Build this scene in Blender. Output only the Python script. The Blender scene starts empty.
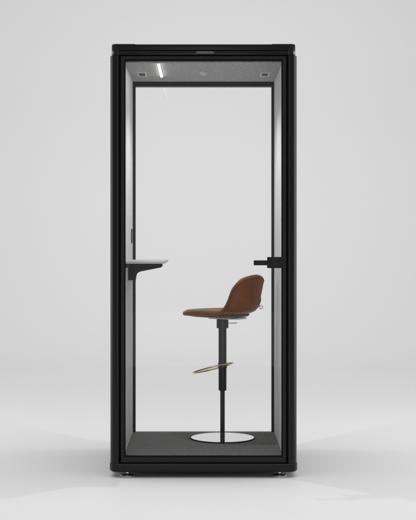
import bpy, bmesh, math
from math import sin, cos, pi, radians as R
from mathutils import Vector, Matrix

S = bpy.context.scene
C = S.collection
PXC, PYC, F, D, CAMZ = 203.5, 242.0, 1253.0, 6.7, 1.25

def X(px, Y=0.0): return (px - PXC) * (D + Y) / F
def Z(py, Y=0.0): return CAMZ - (py - PYC) * (D + Y) / F

# ------------------------------------------------------------------ materials
def mat(name, col, rough=0.5, metal=0.0, spec=0.5, coat=0.0, bump=None, var=None, rvar=None):
    m = bpy.data.materials.new(name); m.use_nodes = True
    nt = m.node_tree; b = nt.nodes['Principled BSDF']
    b.inputs['Base Color'].default_value = (*col, 1)
    b.inputs['Roughness'].default_value = rough
    b.inputs['Metallic'].default_value = metal
    b.inputs['Specular IOR Level'].default_value = spec
    b.inputs['Coat Weight'].default_value = coat
    tc = nt.nodes.new('ShaderNodeTexCoord')
    def noise(scale, detail=4, stretch=None):
        n = nt.nodes.new('ShaderNodeTexNoise')
        n.inputs['Scale'].default_value = scale; n.inputs['Detail'].default_value = detail
        if stretch:
            mp = nt.nodes.new('ShaderNodeMapping'); mp.inputs['Scale'].default_value = stretch
            nt.links.new(tc.outputs['Object'], mp.inputs['Vector']); nt.links.new(mp.outputs['Vector'], n.inputs['Vector'])
        else:
            nt.links.new(tc.outputs['Object'], n.inputs['Vector'])
        return n
    if bump:
        n = noise(bump[0], 6, bump[2] if len(bump) > 2 else None)
        bp = nt.nodes.new('ShaderNodeBump'); bp.inputs['Strength'].default_value = bump[1]
        bp.inputs['Distance'].default_value = 0.004
        nt.links.new(n.outputs['Fac'], bp.inputs['Height']); nt.links.new(bp.outputs['Normal'], b.inputs['Normal'])
    if var:
        n = noise(var[0], 5, var[2] if len(var) > 2 else None)
        r = nt.nodes.new('ShaderNodeValToRGB')
        k = var[1]
        r.color_ramp.elements[0].position = 0.3; r.color_ramp.elements[1].position = 0.7
        r.color_ramp.elements[0].color = (*[c * (1 - k) for c in col], 1)
        r.color_ramp.elements[1].color = (*[min(1, c * (1 + k)) for c in col], 1)
        nt.links.new(n.outputs['Fac'], r.inputs['Fac']); nt.links.new(r.outputs['Color'], b.inputs['Base Color'])
    if rvar:
        n = noise(rvar[0], 4)
        mr = nt.nodes.new('ShaderNodeMapRange')
        mr.inputs['To Min'].default_value = rough - rvar[1]; mr.inputs['To Max'].default_value = rough + rvar[1]
        nt.links.new(n.outputs['Fac'], mr.inputs['Value']); nt.links.new(mr.outputs['Result'], b.inputs['Roughness'])
    return m

def glass_mat(name, r0, tint):
    m = bpy.data.materials.new(name); m.use_nodes = True
    nt = m.node_tree; nt.nodes.clear()
    out = nt.nodes.new('ShaderNodeOutputMaterial'); mix = nt.nodes.new('ShaderNodeMixShader')
    tr = nt.nodes.new('ShaderNodeBsdfTransparent'); tr.inputs['Color'].default_value = (tint, tint, tint, 1)
    gl = nt.nodes.new('ShaderNodeBsdfGlossy'); gl.inputs['Roughness'].default_value = 0.0
    lw = nt.nodes.new('ShaderNodeLayerWeight'); lw.inputs['Blend'].default_value = 0.5
    pw = nt.nodes.new('ShaderNodeMath'); pw.operation = 'POWER'; pw.inputs[1].default_value = 5
    ma = nt.nodes.new('ShaderNodeMath'); ma.operation = 'MULTIPLY_ADD'
    ma.inputs[1].default_value = 0.3; ma.inputs[2].default_value = r0
    nt.links.new(lw.outputs['Facing'], pw.inputs[0]); nt.links.new(pw.outputs[0], ma.inputs[0])
    nt.links.new(ma.outputs[0], mix.inputs['Fac'])
    nt.links.new(tr.outputs[0], mix.inputs[1]); nt.links.new(gl.outputs[0], mix.inputs[2])
    nt.links.new(mix.outputs[0], out.inputs['Surface'])
    return m

def emit_mat(name, col, st):
    m = bpy.data.materials.new(name); m.use_nodes = True
    b = m.node_tree.nodes['Principled BSDF']
    b.inputs['Base Color'].default_value = (.8, .8, .8, 1)
    b.inputs['Emission Color'].default_value = (*col, 1); b.inputs['Emission Strength'].default_value = st
    return m

M = dict(
    studio=mat('studio_white', (.80, .80, .80), .55, spec=.15, var=(.5, .006)),
    satin=mat('satin_black_paint', (.0030, .0030, .0031), .33, spec=.30, rvar=(35, .05), bump=(900, .03)),
    frame=mat('door_black_paint', (.0105, .0105, .0108), .40, spec=.2, rvar=(35, .05), bump=(900, .03)),
    gloss=mat('gloss_black_plastic', (.006, .006, .006), .16, spec=.4),
    rubber=mat('black_rubber', (.006, .006, .006), .8, spec=.15),
    felt=mat('grey_felt', (.70, .70, .70), .95, spec=.1, bump=(420, .5), var=(160, .16)),
    ceil=mat('grey_ceiling_felt', (.36, .36, .36), .95, spec=.1, bump=(300, .6), var=(70, .24)),
    carpet=mat('charcoal_carpet', (.165, .165, .161), .97, spec=.05, bump=(420, 1.0), var=(110, .35)),
    leather=mat('brown_leather', (.178, .049, .0065), .40, spec=.18, bump=(260, .12), var=(14, .2), rvar=(40, .08)),
    bolt=mat('dull_zinc', (.35, .35, .35), .4, 1.0),
    seam=mat('dark_leather_seam', (.045, .015, .006), .5, spec=.2),
    alu=mat('grey_anodised', (.10, .10, .10), .4, spec=.4),
    shell=mat('dark_brown_shell', (.02, .014, .012), .4, spec=.4),
    pole=mat('black_powder_coat', (.006, .006, .0062), .36, spec=.4, rvar=(60, .05)),
    chrome=mat('polished_steel', (.78, .78, .78), .05, 1.0),
    satin_steel=mat('satin_steel', (.85, .85, .85), .28, 1.0),
    steel=mat('brushed_steel', (.74, .74, .74), .22, 1.0),
    brass=mat('brass', (.62, .50, .30), .24, 1.0),
    shelf=mat('pale_grey_laminate', (.50, .50, .50), .45, spec=.4, var=(60, .04)),
    bracket=mat('bracket_black', (.012, .012, .012), .5, spec=.2),
    plate=mat('grey_plastic', (.5, .5, .5), .5, spec=.4),
    dark=mat('dark_plastic', (.04, .04, .04), .5, spec=.4),
    led=emit_mat('led_diffuser', (1.0, .985, .96), 23.0),
    glass_front=glass_mat('front_glass', .008, .997),
    glass_back=glass_mat('back_glass', .003, .997),
)

# ------------------------------------------------------------------ helpers
def obj(name, bm, m, parent=None, smooth=True):
    me = bpy.data.meshes.new(name); bm.normal_update(); bm.to_mesh(me); bm.free()
    me.materials.append(m)
    o = bpy.data.objects.new(name, me); C.objects.link(o)
    if smooth:
        for p in me.polygons: p.use_smooth = True
        me.set_sharp_from_angle(angle=R(35))
    if parent: o.parent = parent
    return o

def box(bm, x0, x1, y0, y1, z0, z1, bev=0.0, seg=2):
    x0, x1 = sorted((x0, x1)); y0, y1 = sorted((y0, y1)); z0, z1 = sorted((z0, z1))
    g = bmesh.ops.create_cube(bm, size=1)
    for v in g['verts']:
        v.co = Vector(((x0 + x1) / 2 + v.co.x * (x1 - x0), (y0 + y1) / 2 + v.co.y * (y1 - y0), (z0 + z1) / 2 + v.co.z * (z1 - z0)))
    if bev:
        es = list({e for v in g['verts'] for e in v.link_edges})
        bmesh.ops.bevel(bm, geom=es, offset=bev, segments=seg, affect='EDGES', profile=.5)
    return bm

def B(*a, **k): return box(bmesh.new(), *a, **k)

def rrect(x0, x1, y0, y1, r, n=10, corners=(1, 1, 1, 1)):
    """rounded rectangle in XY, corners: (-x-y, +x-y, +x+y, -x+y)"""
    pts = []
    for k, (cx, cy, a0) in enumerate(((x0, y0, pi), (x1, y0, 1.5 * pi), (x1, y1, 0), (x0, y1, .5 * pi))):
        if corners[k]:
            ox = cx + r if cx == x0 else cx - r
            oy = cy + r if cy == y0 else cy - r
            for i in range(n + 1):
                a = a0 + .5 * pi * i / n
                pts.append((ox + r * cos(a), oy + r * sin(a)))
        else:
            pts.append((cx, cy))
    return pts

def loft(bm, rings, caps=True):
    vs = [[bm.verts.new(p) for p in ring] for ring in rings]
    n = len(vs[0])
    for a, b in zip(vs, vs[1:]):
        for i in range(n):
            bm.faces.new((a[i], a[(i + 1) % n], b[(i + 1) % n], b[i]))
    if caps:
        bm.faces.new(vs[0][::-1]); bm.faces.new(vs[-1])
    return bm

def prism(bm, pts, z0, z1): return loft(bm, [[(x, y, z0) for x, y in pts], [(x, y, z1) for x, y in pts]])

def inset(pts, d):
    n = len(pts); out = []
    for i in range(n):
        p, q, r = Vector(pts[i - 1]), Vector(pts[i]), Vector(pts[(i + 1) % n])
        a = (q - p); b = (r - q)
        if a.length < 1e-9: a = b
        if b.length < 1e-9: b = a
        nrm = (Vector((-a.y, a.x)).normalized() + Vector((-b.y, b.x)).normalized())
        nrm = nrm.normalized() if nrm.length > 1e-9 else Vector((0, 0))
        out.append((q.x + nrm.x * d, q.y + nrm.y * d))
    return out

def lathe(bm, prof, cx=0, cy=0, n=48):
    rings = [[(cx + r * cos(2 * pi * i / n), cy + r * sin(2 * pi * i / n), z) for i in range(n)] for r, z in prof]
    return loft(bm, rings)

def tube(bm, path, r, closed=False, n=12):
    P = [Vector(p) for p in path]; k = len(P); rings = []
    up = None
    for i in range(k):
        a = P[i - 1] if (closed or i > 0) else P[i]
        b = P[(i + 1) % k] if (closed or i < k - 1) else P[i]
        t = (b - a).normalized()
        if up is None:
            up = Vector((0, 0, 1)) if abs(t.z) < .9 else Vector((1, 0, 0))
        s = t.cross(up).normalized(); up = s.cross(t).normalized()
        rings.append([P[i] + r * (cos(2 * pi * j / n) * s + sin(2 * pi * j / n) * up) for j in range(n)])
    if closed:
        rings.append(rings[0])
        vs = [[bm.verts.new(p) for p in ring] for ring in rings[:-1]]
        for i in range(k):
            a, b = vs[i], vs[(i + 1) % k]
            for j in range(n): bm.faces.new((a[j], a[(j + 1) % n], b[(j + 1) % n], b[j]))
        return bm
    return loft(bm, rings)

def frame_xz(bm, x0, x1, z0, z1, wl, wr, wt, wb, y0, y1, bev=.0015):
    """picture frame in the XZ plane as one mitre-free ring mesh"""
    o = [(x0, z0), (x1, z0), (x1, z1), (x0, z1)]
    i = [(x0 + wl, z0 + wb), (x1 - wr, z0 + wb), (x1 - wr, z1 - wt), (x0 + wl, z1 - wt)]
    V = {}
    for nm, L in (('o', o), ('i', i)):
        for k, (x, z) in enumerate(L):
            V[nm, k, 0] = bm.verts.new((x, y0, z)); V[nm, k, 1] = bm.verts.new((x, y1, z))
    for k in range(4):
        q = (k + 1) % 4
        bm.faces.new((V['o', k, 0], V['o', q, 0], V['i', q, 0], V['i', k, 0]))
        bm.faces.new((V['o', q, 1], V['o', k, 1], V['i', k, 1], V['i', q, 1]))
        bm.faces.new((V['o', q, 0], V['o', k, 0], V['o', k, 1], V['o', q, 1]))
        bm.faces.new((V['i', k, 0], V['i', q, 0], V['i', q, 1], V['i', k, 1]))
    if bev:
        bmesh.ops.bevel(bm, geom=[e for e in bm.edges if len(e.link_faces) == 2 and e.calc_face_angle(0) > 1],
                        offset=bev, segments=2, affect='EDGES', profile=.5)
    bmesh.ops.recalc_face_normals(bm, faces=bm.faces)
    return bm

def empty(name, loc, label, cat):
    o = bpy.data.objects.new(name, None); o.location = loc; C.objects.link(o)
    o['label'] = label; o['category'] = cat; o.empty_display_size = .1
    return o

# ------------------------------------------------------------------ setting
FLOOR_FRONT, FLOOR_BACK, HW, ZG = -5.94, 6.0, 9.0, -.012
bm = bmesh.new()
vs = [bm.verts.new(p) for p in ((-HW, FLOOR_FRONT, ZG), (HW, FLOOR_FRONT, ZG), (HW, FLOOR_BACK, ZG), (-HW, FLOOR_BACK, ZG))]
bm.faces.new(vs)
o = obj('floor', bm, M['studio'], smooth=False); o['kind'] = 'structure'; o['label'] = 'seamless white studio floor'
bm = bmesh.new(); prof = []
RC = 3.0
for i in range(33):
    a = .5 * pi * i / 32
    prof.append((FLOOR_BACK + RC * sin(a), ZG + RC - RC * cos(a)))
prof.append((FLOOR_BACK + RC, 9.0))
cols = [[bm.verts.new((x, y, z)) for (y, z) in prof] for x in (-HW, HW)]
for i in range(len(prof) - 1):
    bm.faces.new((cols[0][i], cols[1][i], cols[1][i + 1], cols[0][i + 1]))
o = obj('backdrop', bm, M['studio']); o['kind'] = 'structure'; o['label'] = 'curved white studio backdrop'

# ------------------------------------------------------------------ booth
DEP = .94                 # outer depth
booth = empty('phone_booth', (0, DEP / 2, 0), 'tall black framed phone booth with glass front and back standing on white studio floor', 'phone booth')
OFF = Vector((0, -DEP / 2, 0))
def part(name, bm, m, parent=None, smooth=True):
    """mesh given in world coordinates, parented under the booth or one of its parts"""
    for v in bm.verts: v.co += OFF
    return obj(name, bm, m, parent or booth, smooth)

zb0, zb1 = Z(472.6), Z(464)
zt = Z(55.3)
# base plinth with rounded corners and a rolled lower edge
ol = rrect(-.5045, .5045, -.003, DEP + .003, .05, 12)
rings = []
for k in range(7):
    a = .5 * pi * k / 6
    d = .014 * (1 - sin(a)); rings.append([(x, y, zb0 + .014 * (1 - cos(a))) for x, y in inset(ol, d)])
rings += [[(x, y, zb1 - .003) for x, y in ol], [(x, y, zb1) for x, y in inset(ol, .003)]]
part('base', loft(bmesh.new(), rings), M['satin'])
part('base_seam', B(-.45, .45, .012, DEP - .012, zb1, Z(461.5), bev=0), M['rubber'])

# four corner posts, rounded on the outside
PW = .0465
for sx in (-1, 1):
    for sy in (0, 1):
        x0, x1 = (-.501, -.501 + PW) if sx < 0 else (.501 - PW, .501)
        y0, y1 = (0, .07) if sy == 0 else (DEP - .07, DEP)
        c = [0, 0, 0, 0]
        c[(0 if sx < 0 else 1) if sy == 0 else (3 if sx < 0 else 2)] = 1
        part('corner_post', prism(bmesh.new(), rrect(x0, x1, y0, y1, .043, 14, c), zb1 + .001, zt), M['satin'])
# jambs hidden behind the door gap
WX = .427
for sx in (-1, 1):
    part('door_jamb', B(sx * (WX + .002), sx * (.501 - PW - .0005), .026, .0695, zb1 + .03, zt - .001), M['rubber'])

# side walls: outer black panel with felt lining inside
YB = .86
for sx in (-1, 1):
    w = part('side_wall', B(sx * .462, sx * .499, .0705, DEP - .0705, zb1 + .001, zt), M['satin'])
    part('lining', B(sx * WX, sx * .4615, .0705, YB - .001, .09, 2.2295), M['felt'], w)
    if sx < 0:
        wall_l = w
        p = part('control_panel', B(-WX, -WX + .004, .67, .81, Z(243, .74), Z(229, .74), bev=.0012), M['dark'], w)

# floor and ceiling inside
ZF, ZC = .102, 2.217
part('carpet', B(-WX, WX, .05, YB - .001, .07, ZF), M['carpet'], smooth=False)
ceil = part('ceiling', B(-WX + .0005, WX - .0005, .05, YB - .001, ZC, 2.2295), M['ceil'], smooth=False)
# strip lamp
lx = -.2435
st = part('strip_lamp', B(lx - .0085, lx + .0085, .072, .605, ZC - .003, ZC + .001, bev=.0008), M['plate'], ceil)
st_d = part('strip_diffuser', B(lx - .0060, lx + .0060, .078, .599, ZC - .006, ZC - .002, bev=.001), M['led'], ceil)
# vents
for sx in (-1, 1):
    cx = sx * .353
    bm = bmesh.new()
    x0, x1, y0, y1 = cx - .026, cx + .026, .42, .59
    z0, z1 = ZC - .005, ZC + .001
    for a in ((x0, x1, y0, y0 + .022), (x0, x1, y1 - .022, y1), (x0, x0 + .008, y0 + .022, y1 - .022), (x1 - .008, x1, y0 + .022, y1 - .022)):
        box(bm, *a, z0, z1)
    v = part('vent', bm, M['plate'], ceil, smooth=False)
    bm = bmesh.new()
    box(bm, x0 + .008, x1 - .008, y0 + .022, y1 - .022, ZC - .0015, ZC - .0005)
    part('vent_backing', bm, M['dark'], ceil, smooth=False)
    bm = bmesh.new(); ys = []
    for k in range(5):
        yy = y0 + .027 + k * .0245
        ys += [(yy, ZC - .0020), (yy + .004, z0 + .0008), (yy + .012, z0 + .0008), (yy + .016, ZC - .0020)]
    ra = [bm.verts.new((x0 + .0085, y, z)) for y, z in ys]; rb_ = [bm.verts.new((x1 - .0085, y, z)) for y, z in ys]
    for k in range(len(ys) - 1): bm.faces.new((ra[k], ra[k + 1], rb_[k + 1], rb_[k]))
    part('vent_grille', bm, M['dark'], ceil, smooth=False)
# dome sensor
bm = bmesh.new()
pr = [(.0245, ZC), (.0245, ZC - .004), (.0225, ZC - .0045)]
for k in range(8):
    a = .5 * pi * k / 7.5
    pr.append((.0222 * cos(a), ZC - .005 - .015 * sin(a)))
lathe(bm, pr, .001, .42); bmesh.ops.recalc_face_normals(bm, faces=bm.faces)
part('ceiling_sensor', bm, M['plate'], ceil)

# roof
zs = Z(50.4)
roof = part('roof', B(-.452, .452, -.0005, DEP - .06, zs + .0018, Z(44.2), bev=.003), M['satin'])
part('roof_band', B(-.452, .452, .0005, .05, zt + .003, zs - .0018, bev=.002), M['satin'], roof)
part('roof_core', B(-.45, .45, .012, DEP - .07, zt + .001, Z(45)), M['rubber'], roof)
for sx in (-1, 1):
    for sy in (0, 1):
        x0, x1 = (-.4935, -.4525) if sx < 0 else (.4525, .4935)
        y0, y1 = (.0, .16) if sy == 0 else (DEP - .16, DEP)
        c = [0, 0, 0, 0]
        c[(0 if sx < 0 else 1) if sy == 0 else (3 if sx < 0 else 2)] = 1
        ol = rrect(x0, x1, y0, y1, .036, 14, c)
        ztop = Z(43.6)
        cap = part('corner_cap', loft(bmesh.new(), [[(x, y, zt + .003) for x, y in ol], [(x, y, ztop - .004) for x, y in ol],
                   [(x, y, ztop - .0012) for x, y in inset(ol, .0012)], [(x, y, ztop) for x, y in inset(ol, .004)]]), M['gloss'], roof)
        if sy == 0:
            # raised lip running in from the corner, and the bolt at the corner
            part('corner_lip', B(sx * .4524, sx * .366, .006, .12, Z(44.6), ztop - .0003, bev=.001), M['satin'], roof)
            bm = bmesh.new()
            a = pi * 1.25 if sx < 0 else pi * 1.75
            c0 = Vector((sx * .4575 + .036 * cos(a), .036 + .036 * sin(a), Z(52.3)))
            dr = Vector((cos(a), sin(a), 0))
            for r_, l0, l1 in ((.0065, -.004, .0025), (.004, .0026, .0055)):
                s_ = dr.cross(Vector((0, 0, 1)))
                loft(bm, [[c0 + dr * l + r_ * (cos(2 * pi * j / 16) * s_ + sin(2 * pi * j / 16) * Vector((0, 0, 1))) for j in range(16)] for l in (l0, l1)])
            bmesh.ops.recalc_face_normals(bm, faces=bm.faces)
            part('bolt', bm, M['bolt'], cap)
for sx in (-1, 1):
    part('roof_side', B(sx * .453, sx * .4905, .1605, DEP - .1605, zt + .003, Z(44.2)), M['satin'], roof)
# small recessed grey plate in the middle of the lower roof band
bm = bmesh.new()
v0 = [(X(195.5), Z(53.6)), (X(214.5), Z(53.6)), (X(213.2), Z(51.3)), (X(196.8), Z(51.3))]
loft(bm, [[(x, -.0035, z) for x, z in v0], [(x, .004, z) for x, z in v0]])
bmesh.ops.recalc_face_normals(bm, faces=bm.faces)
part('latch_plate', bm, M['alu'], roof, smooth=False)

# glazed door: frame, seal, pane, handle
DX = .441
door = part('door', frame_xz(bmesh.new(), -DX, DX, Z(462.2), Z(56.2), .0175, .0175, Z(56.2) - Z(59.3), Z(457.2) - Z(462.2), 0, .025), M['frame'])
part('door_seal', frame_xz(bmesh.new(), -DX + .0176, DX - .0176, Z(457.1), Z(59.4), .006, .006, Z(59.4) - Z(60.9), Z(455.9) - Z(457.1), .004, .024, bev=0), M['rubber'], door, smooth=False)
part('glass', B(-DX + .0237, DX - .0237, .010, .018, Z(455.8), Z(61)), M['glass_front'], door, smooth=False)
yh = -.03
bm = B(X(267.3, yh), X(283.6, yh), -.026, -.0005, Z(268.2, yh), Z(257, yh), bev=.003)
hd = part('handle', bm, M['frame'], door)
part('lever', B(X(253.6, yh), X(267.3, yh) + .02, -.052, -.038, Z(265.3, yh), Z(260.3, yh), bev=.003), M['frame'], hd)
part('lever_neck', B(X(267.8, yh), X(271, yh), -.0385, -.0255, Z(264.8, yh), Z(260.9, yh), bev=.001), M['frame'], hd)

# rear glazing
bx0, bx1 = -WX + .0005, WX - .0005
bw = part('back_window', frame_xz(bmesh.new(), bx0, bx1, .06, 2.2165, .0155, .0155, 2.2165 - Z(86.5, YB), .04, YB, YB + .05), M['frame'])
part('glass', B(bx0 + .0158, bx1 - .0158, YB + .03, YB + .038, .1005, Z(86.5, YB) - .0003), M['glass_back'], bw, smooth=False)
part('back_frame', frame_xz(bmesh.new(), -.4505, .4505, zb1 + .002, zt, .0228, .0228, zt - 2.2175, .001, YB + .012, DEP - .004, bev=0), M['satin'], smooth=False)

# shelf on the left wall
zsh = 1.1445
sh = part('shelf', B(-WX, -.212, .10, .82, zsh - .0125, zsh, bev=.002), M['shelf'], booth)
yb0, yb1 = .405, .455
yy = .43
pts = [(125.9, 264.2), (162.0, 264.2), (162.6, 265.2), (162.0, 266.8), (160.8, 267.5), (150, 269.6), (141.0, 271.4), (138.4, 272.4), (136.8, 274.2), (136.2, 276.5), (135.8, 280.2), (125.9, 280.2)]
xz = [(max(X(a, yy), -WX), Z(b, yy)) for a, b in pts]
zu = zsh - .0127
xz = [(x, min(z, zu)) for x, z in xz]
xz[0] = (-WX, zu); xz[-1] = (-WX, xz[-1][1]); xz[1] = (xz[1][0], zu)
bm = bmesh.new()
loft(bm, [[(x, yb0, z) for x, z in xz], [(x, yb1, z) for x, z in xz]])
bmesh.ops.recalc_face_normals(bm, faces=bm.faces)
part('bracket', bm, M['bracket'], sh, smooth=False)
part('under_shelf_strip', B(-WX, -WX + .014, .11, .81, zu - .022, zu), M['bracket'], sh, smooth=False)  # dark strip along the wall beneath the shelf

# levelling feet
for sx in (-1, 1):
    for fy in (.058, DEP - .075):
        cx = sx * .409
        bm = bmesh.new()
        lathe(bm, [(.033, ZG), (.0365, ZG + .001), (.0385, ZG + .0035), (.0385, ZG + .006), (.0365, ZG + .0085), (.033, ZG + .0085), (.013, ZG + .013), (.0085, ZG + .016), (.0085, zb0 + .004)], cx, fy, 48)
        bmesh.ops.recalc_face_normals(bm, faces=bm.faces)
        part('foot', bm, M['satin_steel'])

# ------------------------------------------------------------------ stool
SX, SY = .111, .62
AL = 34
stool = empty('bar_stool', (SX, SY, ZF), 'brown leather bar stool with low curved back on round steel base inside the booth', 'bar stool')
stool.rotation_euler = (0, 0, R(180 - AL))
def sp(name, bm, m, parent=None, smooth=True): return obj(name, bm, m, parent or stool, smooth)
def sm(t): t = max(0, min(1, t)); return t * t * (3 - 2 * t)

SEATZ = .757      # seat top above the booth floor
def rb(th):
    a = .246 if cos(th) > 0 else .155
    b, n = .186, 2.25
    return (abs(cos(th) / a) ** n + abs(sin(th) / b) ** n) ** (-1 / n)
def rise(th):
    d = abs(math.degrees(math.atan2(sin(th), cos(th))))
    return   .86 * sm((d - 113) / 42) + .14 * sm((d - 138) / 42)
NT = 96
NS, NU, TH = 8, 22, .034
th_list = [2 * pi * i / NT for i in range(NT)]
prof = []
for th in th_list:
    t = rise(th); r0 = rb(th) - .062 * t - .040 * (1 - t)
    fr = max(0, cos(th)) ** 2
    pts = []
    for k in range(1, NS + 1):
        q = k / NS
        pts.append((r0 * q, -.010 * (1 - q * q) - .006 * fr * q * q, 0.0))
    L = .034 * (1 - t) + .254 * t
    be = R(79) * min(1, 2.0 * t) - R(10 + 22 * fr) * (1 - t) ** 3
    rho, z, _ = pts[-1]
    for k in range(1, NU + 1):
        u = (k - .5) / NU
        a = be * sm(u / .55)
        rho += L / NU * cos(a); z += L / NU * sin(a)
        pts.append((rho, z, a))
    inner = [(x, z) for x, z, a in pts]
    tk = TH * (1 - .22 * (1 - t))
    n_ = lambda a: (-sin(a), cos(a))
    xe, ze, ae = pts[-1]; nx, nz = n_(ae)
    cx_, cz_ = xe - nx * tk / 2, ze - nz * tk / 2
    rim = []
    for k in range(1, 8):
        b = pi / 2 - pi * k / 8
        rim.append((cx_ + tk / 2 * (cos(b) * cos(ae) + sin(b) * nx), cz_ + tk / 2 * (cos(b) * sin(ae) + sin(b) * nz)))
    outer = [(max(.004, x - n_(a)[0] * tk), z - n_(a)[1] * tk) for x, z, a in pts][::-1]
    prof.append(inner + rim + outer)
bm = bmesh.new()
cen = bm.verts.new((0, 0, -.010)); cen2 = bm.verts.new((0, 0, -.010 - TH * .9))
rows = []
for k in range(len(prof[0])):
    rows.append([bm.verts.new((prof[i][k][0] * cos(th), prof[i][k][0] * sin(th), prof[i][k][1])) for i, th in enumerate(th_list)])
for i in range(NT):
    bm.faces.new((cen, rows[0][i], rows[0][(i + 1) % NT]))
    bm.faces.new((cen2, rows[-1][(i + 1) % NT], rows[-1][i]))
for a, b in zip(rows, rows[1:]):
    for i in range(NT):
        bm.faces.new((a[i], b[i], b[(i + 1) % NT], a[(i + 1) % NT]))
for v in bm.verts: v.co.z += SEATZ
bmesh.ops.recalc_face_normals(bm, faces=bm.faces)
seat = sp('seat', bm, M['leather'])
seat.data.set_sharp_from_angle(angle=pi)
sb = seat.modifiers.new('smooth', 'SUBSURF'); sb.levels = 1; sb.render_levels = 1

# seams: one along the rim, one low round the shell
for k, rr in ((NS + NU + 7, .0016), (NS + NU + 7 + NU - 3, .0013)):
    bm = bmesh.new()
    tube(bm, [(prof[i][k][0] * cos(th), prof[i][k][0] * sin(th), prof[i][k][1] + SEATZ) for i, th in enumerate(th_list)], rr, True, 8)
    bmesh.ops.recalc_face_normals(bm, faces=bm.faces)
    sp('seam', bm, M['seam'], seat)
# dark pan beneath the seat
bm = bmesh.new()
rings = []
for s_, z in ((.86, -.030), (.85, -.038), (.80, -.043), (.66, -.046), (.5, -.047)):
    rings.append([(rb(th) * s_ * cos(th) * (1.0 if cos(th) > 0 else 1.12), rb(th) * s_ * sin(th), SEATZ + z) for th in th_list])
loft(bm, rings); bmesh.ops.recalc_face_normals(bm, faces=bm.faces)
sp('seat_pan', bm, M['shell'])
sp('mounting_plate', B(-.13, .06, -.06, .06, SEATZ - .057, SEATZ - .0465, bev=.003), M['steel'])

# column
zc = lambda py: Z(py, SY) - ZF
bm = bmesh.new()
z1 = SEATZ - .056
pr = [(.0345, zc(328)), (.035, zc(327.6)), (.035, zc(319.5))]
for k in range(1, 7):
    a = .5 * pi * k / 6
    pr.append((.024 + .011 * cos(a), zc(319.5) + .012 * sin(a)))
pr += [(.022, z1)]
lathe(bm, pr, 0, 0, 40); bmesh.ops.recalc_face_normals(bm, faces=bm.faces)
sp('collar', bm, M['pole'])
bm = bmesh.new()
lathe(bm, [(.0225, zc(390.4)), (.0235, zc(390)), (.0235, zc(327.9))], 0, 0, 40); bmesh.ops.recalc_face_normals(bm, faces=bm.faces)
sp('column', bm, M['pole'])
bm = bmesh.new()
lathe(bm, [(.0135, .007), (.0135, zc(390.2))], 0, 0, 32); bmesh.ops.recalc_face_normals(bm, faces=bm.faces)
sp('inner_column', bm, M['gloss'])
# base disc
bm = bmesh.new()
lathe(bm, [(.184, .0005), (.1865, .0015), (.187, .0035), (.1865, .0055), (.1845, .0075), (.05, .0075), (.0001, .0075)], 0, 0, 96)
bmesh.ops.recalc_face_normals(bm, faces=bm.faces)
base = sp('base_plate', bm, M['chrome'])
bm = bmesh.new()
lathe(bm, [(.1875, .0004), (.1888, .001), (.1888, .0070), (.1875, .0079), (.1840, .0079), (.1838, .0074)], 0, 0, 96); bmesh.ops.recalc_face_normals(bm, faces=bm.faces)
sp('edge_trim', bm, M['rubber'], base)

# tilted brass foot ring
bm = bmesh.new()
zr = zc(365.3)
RR, off = .123, .070
tl = R(16.5)
path = []
for i in range(72):
    a = 2 * pi * i / 72
    u, v = off + RR * cos(a), .95 * RR * sin(a)
    path.append((u * cos(tl), v, zr - u * sin(tl)))
tube(bm, path, .0047, True, 12); bmesh.ops.recalc_face_normals(bm, faces=bm.faces)
ring = sp('foot_ring', bm, M['brass'])
bm = bmesh.new()
lathe(bm, [(.0238, zr - .016), (.0262, zr - .0145), (.0262, zr + .0145), (.0238, zr + .016)], 0, 0, 40)
bmesh.ops.recalc_face_normals(bm, faces=bm.faces)
sp('ring_clamp', bm, M['pole'], ring)
bm = bmesh.new()
tube(bm, [(-.024, 0, zr + .006), (-.052, 0, zr + .0145)], .004); bmesh.ops.recalc_face_normals(bm, faces=bm.faces)
sp('ring_stem', bm, M['brass'], ring)

# height lever : points to the right in the photo
ca = R(-180 + AL)
def loc(wx, wy, z): return (wx * cos(ca) - wy * sin(ca), wx * sin(ca) + wy * cos(ca), z)
bm = bmesh.new()
zl = zc(323.2)
tube(bm, [loc(.03, -.005, zl), loc(.055, -.006, zl), loc(.062, -.006, zl + .0006), loc(.084, -.008, zl + .002)], .0034); bmesh.ops.recalc_face_normals(bm, faces=bm.faces)
sp('height_lever', bm, M['brass'])
# little chrome ring on the back of the shell
bm = bmesh.new()
zk = Z(307.3, SY - .1) - ZF
wx0 = X(261.0, SY - .1) - SX
path = []
for i in range(24):
    a = 2 * pi * i / 24
    path.append(loc(wx0 + .009 * cos(a), -.10 + .004 * cos(a), zk + .009 * sin(a)))
tube(bm, path, .0028, True, 10)
tube(bm, [loc(wx0 - .03, -.085, zk + .012), loc(wx0 - .006, -.098, zk + .007)], .003)
bmesh.ops.recalc_face_normals(bm, faces=bm.faces)
sp('pull_ring', bm, M['chrome'], seat)

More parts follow.
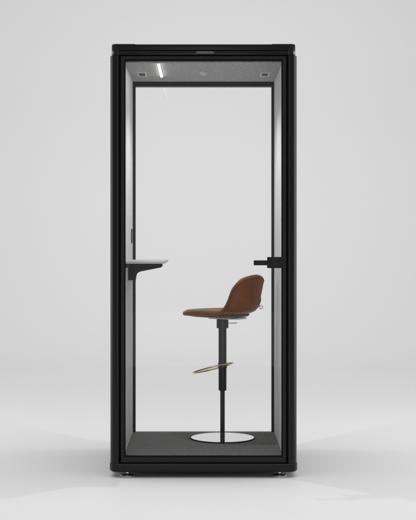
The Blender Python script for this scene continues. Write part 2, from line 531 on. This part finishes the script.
# ------------------------------------------------------------------ light
def area(name, loc, target, sx, sy, watts, col=(1, 1, 1), spread=180):
    l = bpy.data.lights.new(name, 'AREA'); l.shape = 'RECTANGLE'; l.size = sx; l.size_y = sy; l.energy = watts; l.color = col; l.spread = R(spread)
    o = bpy.data.objects.new(name, l); C.objects.link(o); o.location = loc
    d = Vector(target) - Vector(loc)
    o.rotation_euler = d.to_track_quat('-Z', 'Y').to_euler()
    return o
area('front_softbox', (0, -9.6, 2.4), (0, 0, 2.4), 4.5, 4.1, 55)
area('low_softbox', (0, -9.6, -.16), (0, 0, -.16), 4.5, 1.0, 26)
area('top_softbox', (0, -.4, 7.5), (0, -.4, 0), 11, 9, 425)
area('side_softbox', (4.6, 1.0, 1.7), (0, 0, 1.2), 1.6, 3.2, 75)
area('side_softbox', (-4.6, 1.4, 1.7), (0, 0, 1.2), 1.0, 3.2, 48)
area('backdrop_softbox', (0, 3.2, 6.6), (0, 8.6, 2.2), 10, 2.0, 62, spread=100)
l = bpy.data.lights.new('unseen_spot', 'SPOT'); l.energy = 24; l.spot_size = R(140); l.spot_blend = 1; l.shadow_soft_size = .01  # unseen spot without a fixture, placed where the booth's floor shadows converge
o = bpy.data.objects.new('unseen_spot', l); C.objects.link(o); o.location = (.001, .42, ZC - .028)

w = bpy.data.worlds.new('World'); S.world = w; w.use_nodes = True
bg = w.node_tree.nodes['Background']; bg.inputs['Color'].default_value = (1, 1, 1, 1); bg.inputs['Strength'].default_value = .33

# ------------------------------------------------------------------ camera
cd = bpy.data.cameras.new('camera'); cam = bpy.data.objects.new('camera', cd); C.objects.link(cam)
cam.location = (0, -D, CAMZ); cam.rotation_euler = (R(90), 0, 0)
cd.sensor_fit = 'HORIZONTAL'; cd.sensor_width = 36; cd.lens = 36 * F / 416
cd.shift_x = (208 - PXC) / 416; cd.shift_y = (PYC - 260) / 416
cd.clip_start = .05; cd.clip_end = 100
S.camera = cam
S.view_settings.view_transform = 'Standard'; S.view_settings.look = 'None'
S.view_settings.exposure = 0; S.view_settings.gamma = 1
